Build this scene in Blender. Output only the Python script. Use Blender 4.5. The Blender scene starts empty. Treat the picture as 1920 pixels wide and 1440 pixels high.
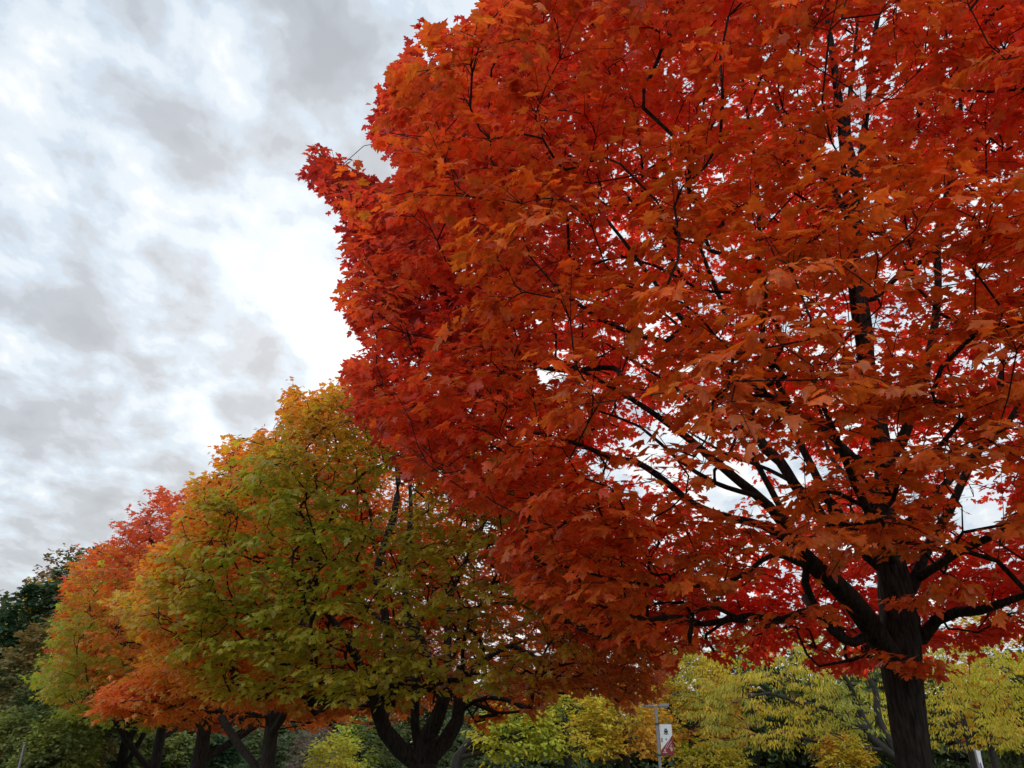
import bpy, math, random
import numpy as np
from mathutils import Vector

SC = bpy.context.scene
COL = SC.collection
R = math.radians

# ---------------------------------------------------------------- camera
PITCH = R(26.3)
CAM_Z = 1.6
FPX = 1478.0                       # focal length in pixels of the 1920 wide photograph
cam_d = bpy.data.cameras.new('camera')
cam_d.sensor_width = 36.0
cam_d.lens = 36.0 * FPX / 1920.0
cam_d.clip_start = 0.05
cam_d.clip_end = 3000
cam = bpy.data.objects.new('camera', cam_d)
COL.objects.link(cam)
cam.location = (0, 0, CAM_Z)
cam.rotation_euler = (R(90) + PITCH, 0, 0)
SC.camera = cam

# ---------------------------------------------------------------- light
SUN_EL, SUN_AZ = R(33), R(-17)      # azimuth from +Y towards +X
world = bpy.data.worlds.new('World')
SC.world = world
world.use_nodes = True

def build_world():
    nt = world.node_tree
    nt.nodes.clear()
    N = nt.nodes.new
    L = nt.links.new
    out = N('ShaderNodeOutputWorld')
    sky = N('ShaderNodeTexSky')
    sky.sky_type = 'NISHITA'
    sky.sun_disc = False
    sky.sun_elevation = SUN_EL
    sky.sun_rotation = SUN_AZ
    bgs = N('ShaderNodeBackground')
    bgs.inputs['Strength'].default_value = 0.10
    L(sky.outputs['Color'], bgs.inputs['Color'])
    tc = N('ShaderNodeTexCoord')
    sep = N('ShaderNodeSeparateXYZ')
    L(tc.outputs['Generated'], sep.inputs[0])

    def math_(op, a, b=None, c=None):
        m = N('ShaderNodeMath')
        m.operation = op
        for i, v in enumerate((a, b, c)):
            if v is None:
                continue
            if isinstance(v, (int, float)):
                m.inputs[i].default_value = v
            else:
                L(v, m.inputs[i])
        return m.outputs[0]

    z = math_('ADD', math_('MAXIMUM', sep.outputs['Z'], 0.0), 0.28)
    u = math_('DIVIDE', sep.outputs['X'], z)
    v = math_('DIVIDE', sep.outputs['Y'], z)
    comb = N('ShaderNodeCombineXYZ')
    L(u, comb.inputs[0])
    L(v, comb.inputs[1])

    def noise(scale, detail, rough, dist, off):
        mp = N('ShaderNodeMapping')
        mp.inputs['Location'].default_value = off
        mp.inputs['Rotation'].default_value = (0, 0, R(-25))
        mp.inputs['Scale'].default_value = (1.0, 0.8, 1.0)
        L(comb.outputs[0], mp.inputs['Vector'])
        n = N('ShaderNodeTexNoise')
        n.inputs['Scale'].default_value = scale
        n.inputs['Detail'].default_value = detail
        n.inputs['Roughness'].default_value = rough
        n.inputs['Distortion'].default_value = dist
        L(mp.outputs[0], n.inputs['Vector'])
        return n.outputs['Fac']

    def ramp(fac, stops):
        r = N('ShaderNodeValToRGB')
        r.color_ramp.interpolation = 'EASE'
        els = r.color_ramp.elements
        while len(els) < len(stops):
            els.new(0.5)
        for e, (p, c) in zip(els, stops):
            e.position = p
            e.color = (*c, 1)
        L(fac, r.inputs['Fac'])
        return r.outputs['Color']

    def glow(px, py, width):
        """how close a direction is to that part of the sky, 0..1"""
        d = ray(px, py).normalized()
        dp = N('ShaderNodeVectorMath')
        dp.operation = 'DOT_PRODUCT'
        L(tc.outputs['Generated'], dp.inputs[0])
        dp.inputs[1].default_value = d
        k = 2.0 / (R(width) ** 2)
        return math_('EXPONENT', math_('MULTIPLY', math_('SUBTRACT', dp.outputs['Value'], 1.0), k))

    big = noise(4.2, 7, 0.52, 0.2, (3.3, 1.7, 0))
    small = noise(11.0, 8, 0.56, 0.2, (7.3, 2.9, 0))
    fac = math_('ADD', math_('MULTIPLY', big, 0.55), math_('MULTIPLY', small, 0.45))
    for px, py, w, amt in SKY_LOBES:
        fac = math_('MULTIPLY_ADD', glow(px, py, w), amt, fac)
    cloud = ramp(fac, [(0.36, (0.345, 0.37, 0.40)), (0.45, (0.395, 0.425, 0.46)), (0.495, (0.465, 0.505, 0.55)),
                       (0.53, (0.50, 0.575, 0.65)), (0.57, (0.60, 0.66, 0.71)), (0.66, (0.80, 0.81, 0.81))])
    warm = N('ShaderNodeMix')
    warm.data_type = 'RGBA'
    warm.blend_type = 'MULTIPLY'
    L(math_('SUBTRACT', 1.0, math_('MULTIPLY', math_('MINIMUM', sep.outputs['Z'], 0.5), 2.0)), warm.inputs[0])
    L(cloud, warm.inputs[6])
    warm.inputs[7].default_value = (1.0, 0.96, 0.91, 1)
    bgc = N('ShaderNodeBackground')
    # sky brightened behind the camera, added to light the near faces of the leaves
    back_fill = math_('MULTIPLY', math_('MAXIMUM', math_('ADD', math_('MULTIPLY', sep.outputs['Y'], -1.0), 0.15), 0.0), 2.6)
    L(math_('ADD', 1.0, math_('MINIMUM', back_fill, 1.15)), bgc.inputs['Strength'])
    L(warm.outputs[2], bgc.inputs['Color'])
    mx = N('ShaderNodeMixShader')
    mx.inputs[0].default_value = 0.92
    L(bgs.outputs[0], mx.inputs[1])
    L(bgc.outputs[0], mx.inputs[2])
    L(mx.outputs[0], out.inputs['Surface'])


def ray(px, py):
    x = (px - 960.0) / FPX
    y = (720.0 - py) / FPX
    c, s = math.cos(PITCH), math.sin(PITCH)
    return Vector((x, c - s * y, s + c * y))

# (px, py, width in degrees, amount): thick grey banks and thin bright places
SKY_LOBES = [(610, 625, 5, 0.13), (560, 470, 3.5, 0.06), (355, 745, 2, 0.07), (190, 130, 4, 0.05), (480, 100, 4, 0.05),
             (80, 380, 4, 0.05), (10, 670, 3, 0.05), (430, 520, 4, -0.05), (330, 230, 5, -0.04), (630, 190, 5, -0.04), (1400, 700, 26, 0.11)]
build_world()

sun_d = bpy.data.lights.new('sun', 'SUN')
sun_d.energy = 1.5
sun_d.angle = R(14)
sun_d.color = (1.0, 0.95, 0.88)
sun = bpy.data.objects.new('sun', sun_d)
COL.objects.link(sun)
sun_dir = Vector((math.sin(SUN_AZ) * math.cos(SUN_EL), math.cos(SUN_AZ) * math.cos(SUN_EL), math.sin(SUN_EL)))
sun.rotation_euler = sun_dir.to_track_quat('Z', 'Y').to_euler()
sun.location = sun_dir * 60

SC.view_settings.view_transform = 'Standard'
SC.view_settings.look = 'None'
SC.view_settings.gamma = 1.0
SC.view_settings.exposure = 0.44
SC.render.engine = 'CYCLES'
SC.cycles.use_denoising = True
SC.cycles.max_bounces = 7
SC.cycles.diffuse_bounces = 4
SC.cycles.glossy_bounces = 2
SC.cycles.transmission_bounces = 4
SC.cycles.transparent_max_bounces = 4

# ---------------------------------------------------------------- helpers
def P(px, py, Y):
    """the point of the place that the photograph shows at that pixel, Y metres in front"""
    d = ray(px, py)
    t = Y / d.y
    return np.array((d.x * t, Y, CAM_Z + d.z * t))

def project(pts):
    c, s = math.cos(PITCH), math.sin(PITCH)
    x = pts[:, 0]
    y = pts[:, 1]
    z = pts[:, 2] - CAM_Z
    depth = np.maximum(y * c + z * s, 0.05)
    v = -y * s + z * c
    return 960 + FPX * x / depth, 720 - FPX * v / depth

def in_poly(px, py, poly):
    inside = np.zeros(len(px), bool)
    n = len(poly)
    j = n - 1
    for i in range(n):
        xi, yi = poly[i]
        xj, yj = poly[j]
        if yi != yj:
            c = ((yi > py) != (yj > py)) & (px < (xj - xi) * (py - yi) / (yj - yi) + xi)
            inside ^= c
        j = i
    return inside

def vnoise(p, freq, seed):
    """smooth value noise in 0..1 on (N,3) points"""
    q = p * freq + seed * 17.31
    i = np.floor(q).astype(np.int64)
    f = q - i
    f = f * f * (3 - 2 * f)
    def h(a, b, c):
        n = (a * 374761393 + b * 668265263 + c * 2147483647 + seed * 974634777) & 0xffffffff
        n = ((n ^ (n >> 13)) * 1274126177) & 0xffffffff
        return ((n ^ (n >> 16)) & 0xffff) / 65535.0
    r = 0
    for dx in (0, 1):
        for dy in (0, 1):
            for dz in (0, 1):
                w = (f[:, 0] if dx else 1 - f[:, 0]) * (f[:, 1] if dy else 1 - f[:, 1]) * (f[:, 2] if dz else 1 - f[:, 2])
                r = r + w * h(i[:, 0] + dx, i[:, 1] + dy, i[:, 2] + dz)
    return r

def norm(a):
    return a / np.maximum(np.linalg.norm(a, axis=-1, keepdims=True), 1e-9)

def new_mesh(name, V, F, mat, parent=None, smooth=False, cols=None):
    """V (n,3); F list of (m,k) index arrays"""
    me = bpy.data.meshes.new(name)
    V = np.asarray(V, dtype=np.float32)
    me.vertices.add(len(V))
    me.vertices.foreach_set('co', V.ravel())
    if not isinstance(F, list):
        F = [F]
    F = [np.asarray(f, dtype=np.int32) for f in F if len(f)]
    loops = np.concatenate([f.ravel() for f in F])
    sizes = np.concatenate([np.full(len(f), f.shape[1], np.int32) for f in F])
    starts = np.concatenate([[0], np.cumsum(sizes)[:-1]]).astype(np.int32)
    me.loops.add(len(loops))
    me.loops.foreach_set('vertex_index', loops)
    me.polygons.add(len(sizes))
    me.polygons.foreach_set('loop_start', starts)
    me.polygons.foreach_set('use_smooth', np.full(len(sizes), smooth))
    if cols is not None:
        at = me.attributes.new('leaf_colour', 'FLOAT_VECTOR', 'FACE')
        at.data.foreach_set('vector', np.asarray(cols, np.float32).ravel())
    me.update(calc_edges=True)
    me.materials.append(mat)
    o = bpy.data.objects.new(name, me)
    COL.objects.link(o)
    if parent is not None:
        o.parent = parent
    return o

def tag(o, label=None, cat=None, group=None, kind=None):
    for k, v in (('label', label), ('category', cat), ('group', group), ('kind', kind)):
        if v:
            o[k] = v
    return o

def empty(name, loc, label, cat, group=None):
    o = bpy.data.objects.new(name, None)
    o.empty_display_size = 0.3
    COL.objects.link(o)
    o.location = loc
    return tag(o, label, cat, group)

class Geo:
    """quads and polygons collected into one mesh"""
    def __init__(self):
        self.v, self.f = [], {}
        self.n = 0
    def add(self, V, F):
        V = np.asarray(V, float)
        F = np.asarray(F)
        self.v.append(V)
        self.f.setdefault(F.shape[1], []).append(F + self.n)
        self.n += len(V)
    def box(self, c, s):
        c = np.asarray(c, float)
        s = np.asarray(s, float) / 2
        V = [c + s * np.array(k) for k in ((-1, -1, -1), (1, -1, -1), (1, 1, -1), (-1, 1, -1), (-1, -1, 1), (1, -1, 1), (1, 1, 1), (-1, 1, 1))]
        self.add(V, [(0, 3, 2, 1), (4, 5, 6, 7), (0, 1, 5, 4), (1, 2, 6, 5), (2, 3, 7, 6), (3, 0, 4, 7)])
    def tube(self, pts, rad, sides, wob=0.0, rng=None):
        pts = np.asarray(pts, float)
        n = len(pts)
        d = np.gradient(pts, axis=0) if n > 1 else np.array([[0, 0, 1.0]])
        d = norm(d)
        ref = np.where(np.abs(d[:, 2:3]) > 0.9, np.array([[1.0, 0, 0]]), np.array([[0, 0, 1.0]]))
        # keep the frame steady along the tube
        ref[:] = ref[0]
        a = norm(np.cross(d, ref))
        b = np.cross(d, a)
        th = np.arange(sides) * 2 * math.pi / sides
        r = np.asarray(rad, float)[:, None]
        if wob and rng is not None:
            r = r * (1 + wob * (rng.random((n, sides)) - 0.5))
        else:
            r = np.repeat(r, sides, axis=1)
        V = pts[:, None, :] + r[:, :, None] * (np.cos(th)[None, :, None] * a[:, None, :] + np.sin(th)[None, :, None] * b[:, None, :])
        V = V.reshape(-1, 3)
        i = np.arange(n - 1)[:, None] * sides
        k = np.arange(sides)[None, :]
        k2 = (k + 1) % sides
        F = np.stack([i + k, i + k2, i + sides + k2, i + sides + k], -1).reshape(-1, 4)
        self.add(V, F)
        if sides >= 4:
            tip = np.concatenate([V[-sides:], [pts[-1] + d[-1] * rad[-1] * 0.6]])
            self.add(tip, [(q, (q + 1) % sides, sides) for q in range(sides)])
    def build(self, name, mat, parent=None, smooth=False):
        return new_mesh(name, np.concatenate(self.v), [np.concatenate(x) for x in self.f.values()], mat, parent, smooth)

# ---------------------------------------------------------------- materials
def mat_base(name):
    m = bpy.data.materials.new(name)
    m.use_nodes = True
    nt = m.node_tree
    nt.nodes.clear()
    out = nt.nodes.new('ShaderNodeOutputMaterial')
    return m, nt, out

def leaf_material(name, translucent=0.45, gloss=0.06, rough=0.5):
    m, nt, out = mat_base(name)
    N, L = nt.nodes.new, nt.links.new
    at = N('ShaderNodeAttribute')
    at.attribute_name = 'leaf_colour'
    geo = N('ShaderNodeNewGeometry')
    n = N('ShaderNodeTexNoise')
    n.inputs['Scale'].default_value = 28.0
    n.inputs['Detail'].default_value = 3
    L(geo.outputs['Position'], n.inputs['Vector'])
    hsv = N('ShaderNodeHueSaturation')
    mr = N('ShaderNodeMapRange')
    mr.inputs[1].default_value = 0.3
    mr.inputs[2].default_value = 0.7
    mr.inputs[3].default_value = 0.75
    mr.inputs[4].default_value = 1.25
    L(n.outputs['Fac'], mr.inputs[0])
    L(mr.outputs[0], hsv.inputs['Value'])
    L(at.outputs['Color'], hsv.inputs['Color'])
    d = N('ShaderNodeBsdfDiffuse')
    t = N('ShaderNodeBsdfTranslucent')
    g = N('ShaderNodeBsdfGlossy')
    g.inputs['Roughness'].default_value = rough
    g.inputs['Color'].default_value = (0.9, 0.9, 0.95, 1)
    L(hsv.outputs[0], d.inputs['Color'])
    L(hsv.outputs[0], t.inputs['Color'])
    m1, m2 = N('ShaderNodeMixShader'), N('ShaderNodeMixShader')
    m1.inputs[0].default_value = translucent
    L(d.outputs[0], m1.inputs[1])
    L(t.outputs[0], m1.inputs[2])
    m2.inputs[0].default_value = gloss
    L(m1.outputs[0], m2.inputs[1])
    L(g.outputs[0], m2.inputs[2])
    L(m2.outputs[0], out.inputs['Surface'])
    return m

def bark_material(name, c1, c2, scale=1.0):
    m, nt, out = mat_base(name)
    N, L = nt.nodes.new, nt.links.new
    tc = N('ShaderNodeNewGeometry')
    mp = N('ShaderNodeMapping')
    mp.inputs['Scale'].default_value = (34 * scale, 34 * scale, 5.5 * scale)
    L(tc.outputs['Position'], mp.inputs['Vector'])
    n = N('ShaderNodeTexNoise')
    n.inputs['Scale'].default_value = 1.0
    n.inputs['Detail'].default_value = 8
    n.inputs['Roughness'].default_value = 0.65
    n.inputs['Distortion'].default_value = 0.5
    L(mp.outputs[0], n.inputs['Vector'])
    r = N('ShaderNodeValToRGB')
    r.color_ramp.elements[0].position = 0.35
    r.color_ramp.elements[0].color = (*c1, 1)
    r.color_ramp.elements[1].position = 0.68
    r.color_ramp.elements[1].color = (*c2, 1)
    L(n.outputs['Fac'], r.inputs['Fac'])
    b = N('ShaderNodeBump')
    b.inputs['Strength'].default_value = 1.0
    b.inputs['Distance'].default_value = 0.035
    L(n.outputs['Fac'], b.inputs['Height'])
    p = N('ShaderNodeBsdfPrincipled')
    p.inputs['Roughness'].default_value = 0.92
    p.inputs['Specular IOR Level'].default_value = 0.15
    L(r.outputs['Color'], p.inputs['Base Color'])
    L(b.outputs['Normal'], p.inputs['Normal'])
    L(p.outputs[0], out.inputs['Surface'])
    return m

def plain_material(name, c, rough=0.6, metal=0.0, spread=0.12, scale=6.0):
    m, nt, out = mat_base(name)
    N, L = nt.nodes.new, nt.links.new
    tc = N('ShaderNodeTexCoord')
    n = N('ShaderNodeTexNoise')
    n.inputs['Scale'].default_value = scale
    n.inputs['Detail'].default_value = 5
    L(tc.outputs['Object'], n.inputs['Vector'])
    r = N('ShaderNodeValToRGB')
    r.color_ramp.elements[0].position = 0.3
    r.color_ramp.elements[0].color = (*[x * (1 - spread) for x in c], 1)
    r.color_ramp.elements[1].position = 0.7
    r.color_ramp.elements[1].color = (*[min(1, x * (1 + spread)) for x in c], 1)
    L(n.outputs['Fac'], r.inputs['Fac'])
    p = N('ShaderNodeBsdfPrincipled')
    p.inputs['Roughness'].default_value = rough
    p.inputs['Metallic'].default_value = metal
    L(r.outputs['Color'], p.inputs['Base Color'])
    L(p.outputs[0], out.inputs['Surface'])
    return m

LEAF = leaf_material('maple_leaf', 0.60, 0.035, 0.5)
LEAF_FAR = leaf_material('far_leaf', 0.35, 0.02, 0.6)
BARK = bark_material('maple_bark', (0.004, 0.003, 0.003), (0.050, 0.040, 0.034))
BARK_GREY = bark_material('grey_bark', (0.020, 0.018, 0.016), (0.070, 0.062, 0.055), 0.7)

# ---------------------------------------------------------------- ground
def build_ground():
    m, nt, out = mat_base('lawn')
    N, L = nt.nodes.new, nt.links.new
    geo = N('ShaderNodeNewGeometry')
    n1 = N('ShaderNodeTexNoise')
    n1.inputs['Scale'].default_value = 0.35
    n1.inputs['Detail'].default_value = 8
    n2 = N('ShaderNodeTexNoise')
    n2.inputs['Scale'].default_value = 9.0
    n2.inputs['Detail'].default_value = 6
    L(geo.outputs['Position'], n1.inputs['Vector'])
    L(geo.outputs['Position'], n2.inputs['Vector'])
    r1 = N('ShaderNodeValToRGB')
    r1.color_ramp.elements[0].position = 0.35
    r1.color_ramp.elements[0].color = (0.035, 0.065, 0.015, 1)
    r1.color_ramp.elements[1].position = 0.7
    r1.color_ramp.elements[1].color = (0.09, 0.11, 0.03, 1)
    r2 = N('ShaderNodeValToRGB')          # fallen leaves
    r2.color_ramp.elements[0].position = 0.57
    r2.color_ramp.elements[0].color = (0, 0, 0, 1)
    r2.color_ramp.elements[1].position = 0.61
    r2.color_ramp.elements[1].color = (1, 1, 1, 1)
    mx = N('ShaderNodeMix')
    mx.data_type = 'RGBA'
    mx.inputs[7].default_value = (0.24, 0.07, 0.015, 1)
    L(n1.outputs['Fac'], r1.inputs['Fac'])
    L(n2.outputs['Fac'], r2.inputs['Fac'])
    L(r2.outputs['Color'], mx.inputs[0])
    L(r1.outputs['Color'], mx.inputs[6])
    p = N('ShaderNodeBsdfPrincipled')
    p.inputs['Roughness'].default_value = 0.95
    L(mx.outputs[2], p.inputs['Base Color'])
    b = N('ShaderNodeBump')
    b.inputs['Distance'].default_value = 0.05
    L(n2.outputs['Fac'], b.inputs['Height'])
    L(b.outputs[0], p.inputs['Normal'])
    L(p.outputs[0], out.inputs['Surface'])
    k = 90
    xs = np.linspace(-1, 1, k)
    xs = np.sign(xs) * np.abs(xs) ** 2.2 * 1200
    X, Y = np.meshgrid(xs, xs)
    pts = np.stack([X.ravel(), Y.ravel(), np.zeros(k * k)], -1)
    pts[:, 2] = -0.05 * vnoise(pts, 0.12, 3)
    i = np.arange(k - 1)[:, None] * k + np.arange(k - 1)[None, :]
    F = np.stack([i, i + 1, i + k + 1, i + k], -1).reshape(-1, 4)
    o = new_mesh('ground', pts, F, m, smooth=True)
    tag(o, kind='structure')
build_ground()

# ---------------------------------------------------------------- leaves
def mirror(half):
    h = np.array(half, float)
    left = h[1:-1][::-1].copy()
    left[:, 0] *= -1
    return np.concatenate([h, left])

TPL = {
    'fine': mirror([(0, 0), (.10, -.05), (.24, .0), (.44, -.03), (.38, .09), (.33, .18), (.45, .24), (.48, .36), (.62, .48),
                    (.46, .50), (.41, .60), (.32, .52), (.22, .50), (.23, .62), (.30, .72), (.14, .78), (0, 1.05)]),
    'mid': mirror([(0, 0), (.42, -.02), (.31, .18), (.60, .47), (.40, .56), (.21, .49), (.27, .72), (0, 1.04)]),
    'low': mirror([(0, 0), (.40, .0), (.20, .22), (.58, .50), (.15, .48), (0, 1.0)]),
    'clump': mirror([(0, 0), (.35, .25), (.18, .42), (.42, .7), (0, 1.0)]),
    'strip': mirror([(0, 0), (.13, .35), (.10, .75), (0, 1.0)]),
}

def leaves_mesh(sets, name, mat, parent, stalks=None):
    """sets: list of (template name, base, axis, normal, size, colour) with one row per leaf"""
    Vs, Fs, Cs = [], [], []
    off = 0
    vr = np.random.default_rng(77)
    for tpl, base, axis, nor, size, col, fold in sets:
        n = len(base)
        if n == 0:
            continue
        t = TPL[tpl]
        k = len(t)
        axis = norm(axis)
        side = norm(np.cross(axis, nor))
        nor = np.cross(side, axis)
        T = np.concatenate([t, [[0, 0.32 if tpl != 'strip' else 0.5]]])
        x = T[:, 0][None, :]
        y = T[:, 1][None, :]
        z = -fold[:, :1] * np.abs(x) - fold[:, 1:2] * y * y + fold[:, 2:3] * x * y
        wid = vr.normal(0.98, 0.13, (n, 1)).clip(0.6, 1.3)
        skew = vr.normal(0, 0.12, (n, 1))
        x = x * wid + skew * y * y
        y = y * np.ones((n, 1))
        lobes = 1 + 0.09 * vr.standard_normal((n, len(T)))
        lobes[:, -1] = 1
        x = x * lobes
        s = size[:, None, None]
        V = base[:, None, :] + s * (x[..., None] * side[:, None, :] + y[..., None] * axis[:, None, :] + z[..., None] * nor[:, None, :])
        q = np.arange(k)
        F = np.stack([q, (q + 1) % k, np.full(k, k)], -1)
        F = (F[None] + (np.arange(n) * (k + 1))[:, None, None]).reshape(-1, 3) + off
        Vs.append(V.reshape(-1, 3))
        Fs.append(F)
        Cs.append(np.repeat(col, k, axis=0))
        off += n * (k + 1)
    if stalks is not None:
        a, b, c = stalks
        n = len(a)
        d = norm(b - a)
        w = norm(np.cross(d, vr.normal(0, 1, (n, 3)))) * 0.0016
        V = np.stack([a - w, a + w, b + w * .6, b - w * .6], 1).reshape(-1, 3)
        q = np.arange(n)[:, None] * 4 + off
        Fs.append(np.concatenate([q + np.array([[0, 1, 2]]), q + np.array([[0, 2, 3]])]))
        Vs.append(V)
        Cs.append(np.concatenate([c, c]))
    return new_mesh(name, np.concatenate(Vs), np.concatenate(Fs), mat, parent, False, np.concatenate(Cs))

# ---------------------------------------------------------------- growing a tree
class Skeleton:
    def __init__(self):
        self.p, self.par, self.rad, self.limb = [], [], [], []
    def add(self, p, par, rad=0.0, limb=0):
        self.p.append(np.asarray(p, float))
        self.par.append(par)
        self.rad.append(rad)
        self.limb.append(limb)
        return len(self.p) - 1
    def nearest(self, q, lo=0, hi=None):
        a = np.array(self.p[lo:hi])
        return lo + int(np.argmin(((a - q) ** 2).sum(1)))
    def polyline(self, pts, rads, limb, start=None, step=0.22):
        """a hand-laid bough: smoothed, jittered a little"""
        pts = np.array(pts, float)
        if start is None:
            cur = self.add(pts[0], -1, rads[0], limb)
        else:
            cur = start
            pts = np.concatenate([[self.p[start]], pts])
            rads = [rads[0]] + list(rads)
        n = len(pts)
        seg = np.linalg.norm(np.diff(pts, axis=0), axis=1)
        ids = [cur]
        for i in range(n - 1):
            p0 = pts[max(i - 1, 0)]
            p1, p2 = pts[i], pts[i + 1]
            p3 = pts[min(i + 2, n - 1)]
            m = max(1, int(round(seg[i] / step)))
            for j in range(1, m + 1):
                t = j / m
                q = 0.5 * ((2 * p1) + (-p0 + p2) * t + (2 * p0 - 5 * p1 + 4 * p2 - p3) * t * t + (-p0 + 3 * p1 - 3 * p2 + p3) * t ** 3)
                r = rads[i] * (1 - t) + rads[i + 1] * t
                cur = self.add(q, cur, r, limb)
                ids.append(cur)
        return ids

def grow(sk, targets, axis_xy, rng, step=0.25, straight=0.3, sag=0.06):
    """connect every target to the skeleton, inner ones first; returns the node lists of the new twigs"""
    root = np.array([axis_xy[0], axis_xy[1], min(p[2] for p in sk.p) + 1.5])
    order = np.argsort(np.linalg.norm(targets - root, axis=1))
    cap = len(sk.p) + len(targets) * 30 + 10
    A = np.zeros((cap, 3))
    n = len(sk.p)
    A[:n] = np.array(sk.p)
    D = np.zeros(cap)
    D[:n] = np.linalg.norm(A[:n] - root, axis=1)
    twigs = []
    for k in order:
        q = targets[k]
        dq = np.linalg.norm(q - root)
        d = np.linalg.norm(A[:n] - q, axis=1)
        cost = d + 0.35 * np.maximum(D[:n] - dq + 0.6 * d, 0) + 0.5 * np.maximum(A[:n, 2] - q[2], 0)
        cost[A[:n, 2] < root[2] + 0.2] += 1.5
        i = int(np.argmin(cost))
        dist = d[i]
        par = sk.par[i]
        pd = norm(A[i] - A[par]) if par >= 0 else np.array([0, 0, 1.0])
        m = max(2, int(dist / step))
        c = A[i] + pd * dist * straight + np.array([0, 0, dist * 0.12])
        cur = i
        ids = [i]
        for j in range(1, m + 1):
            t = j / m
            b = (1 - t) ** 2 * A[i] + 2 * t * (1 - t) * c + t * t * q
            if j < m:
                b = b + rng.normal(0, 0.035 * min(1, dist), 3)
            b[2] -= sag * dist * t * t * 0.3
            cur = sk.add(b, cur, 0.0, sk.limb[i])
            A[n] = b
            D[n] = np.linalg.norm(b - root)
            n += 1
            ids.append(cur)
        twigs.append(ids)
    return twigs

def solve_radii(sk, tip=0.0045, power=2.4, maxr=0.2):
    n = len(sk.p)
    acc = np.zeros(n)
    r = np.array(sk.rad)
    given = r > 0
    out = np.zeros(n)
    for i in range(n - 1, -1, -1):
        base = acc[i] if acc[i] > 0 else tip ** power
        out[i] = r[i] if given[i] else min(base ** (1 / power) + 0.0004, maxr)
        if sk.par[i] >= 0:
            acc[sk.par[i]] += base
    for i in range(n):                       # a twig is thinner than what it grows on
        p = sk.par[i]
        if p >= 0 and not given[i]:
            out[i] = min(out[i], out[p] * (0.72 if given[p] else 1.0))
    return out

def skeleton_geos(sk, rad, rng, sides=lambda r: 14 if r > 0.1 else 9 if r > 0.04 else 6 if r > 0.015 else 4 if r > 0.008 else 3, min_r=0.0):
    """tubes of the skeleton, one Geo per limb id"""
    n = len(sk.p)
    best = {}
    for i in range(n):
        p = sk.par[i]
        if p >= 0:
            key = (sk.limb[i] == sk.limb[p], rad[i])
            if p not in best or key > best[p][0]:
                best[p] = (key, i)
    nxt = {p: v[1] for p, v in best.items()}
    geos = {}
    for i in range(n):
        p = sk.par[i]
        if p >= 0 and nxt.get(p) == i and sk.limb[p] == sk.limb[i]:
            continue
        chain = [i]
        while chain[-1] in nxt and sk.limb[nxt[chain[-1]]] == sk.limb[i]:
            chain.append(nxt[chain[-1]])
        pts = [sk.p[c] for c in chain]
        rr = [rad[c] for c in chain]
        if p >= 0:
            pts = [sk.p[p]] + pts
            rr = [min(rr[0] * 1.25, rad[p])] + rr
        if len(pts) < 2 or max(rr) < min_r:
            continue
        geos.setdefault(sk.limb[i], Geo()).tube(pts, rr, sides(max(rr)), 0.10 if max(rr) > 0.04 else 0.0, rng)
    return geos

def sprays(ends, dirs, rng, per=26, length=0.42, droop=0.45):
    """leaf bases, axes and normals on small fans of twiglets at the twig ends; also the twiglets themselves"""
    n = len(ends)
    nt = 4
    up = np.array([0, 0, 1.0])
    B, A, Nn, tw, PT = [], [], [], [], []
    d0 = norm(dirs)
    side = norm(np.cross(d0, up) + rng.normal(0, 0.05, (n, 3)))
    for k in range(nt):
        a = (k - (nt - 1) / 2) * 0.55 + rng.normal(0, 0.18, n)
        d = norm(d0 * np.cos(a)[:, None] + side * np.sin(a)[:, None] + rng.normal(0, 0.16, (n, 3)))
        ln = length * (0.75 + 0.5 * rng.random(n)) * (1.0 if k in (1, 2) else 0.8)
        tip = ends + d * ln[:, None] + up * (-droop * 0.35 * ln)[:, None]
        midp = ends + d * (0.5 * ln)[:, None] + up * (0.03 * ln)[:, None]
        tw.append((ends, midp, tip))
        m = max(1, per // nt)
        for j in range(m):
            t = (j + rng.random(n)) / m
            t = 0.15 + 0.85 * t
            t_ = t[:, None]
            b = (1 - t_) ** 2 * ends + 2 * t_ * (1 - t_) * midp + t_ ** 2 * tip
            s = np.where((j % 2 == 0), 1, -1) * (0.35 + 0.9 * rng.random(n))
            sd = norm(np.cross(d, up) + 1e-6)
            ax = d + sd * s[:, None] - up * (droop * (0.6 + 1.1 * rng.random(n)))[:, None] + rng.normal(0, 0.22, (n, 3))
            pet = norm(ax + up * 0.35) * (0.03 + 0.05 * rng.random(n))[:, None]
            B.append(b + pet)
            PT.append(b)
            A.append(ax)
            Nn.append(up + 0.35 * d + rng.normal(0, 0.38, (n, 3)))
    sprays.stalk_start = np.concatenate(PT)
    return np.concatenate(B), np.concatenate(A), np.concatenate(Nn), tw

def blob_colours(pts, blobs, rng, seed, jitter=0.35, freq=1.2, soft=1.0):
    """leaf colours: every blob is (centre, radius, rgb); each leaf takes one of them by closeness and chance, in clumps"""
    n = len(pts)
    clump = vnoise(pts, freq, seed)
    fine = vnoise(pts, freq * 3.1, seed + 5)
    score = np.zeros((n, len(blobs)))
    for i, (c, r, rgb) in enumerate(blobs):
        d = np.linalg.norm(pts - np.asarray(c), axis=1) / r
        nz = vnoise(pts, freq, seed + 11 * (i + 1))
        score[:, i] = -d + soft * 1.4 * (nz - 0.5) + rng.normal(0, jitter, n) * 0.5
    w = np.exp((score - score.max(1, keepdims=True)) * 3.5)
    w /= w.sum(1, keepdims=True)
    col = w @ np.array([b[2] for b in blobs])
    br = (0.80 + 0.35 * fine + 0.10 * clump) * np.exp(rng.normal(0, 0.09, n))
    return col * br[:, None] * np.exp(rng.normal(0, 0.07, (n, 3)))

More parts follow.
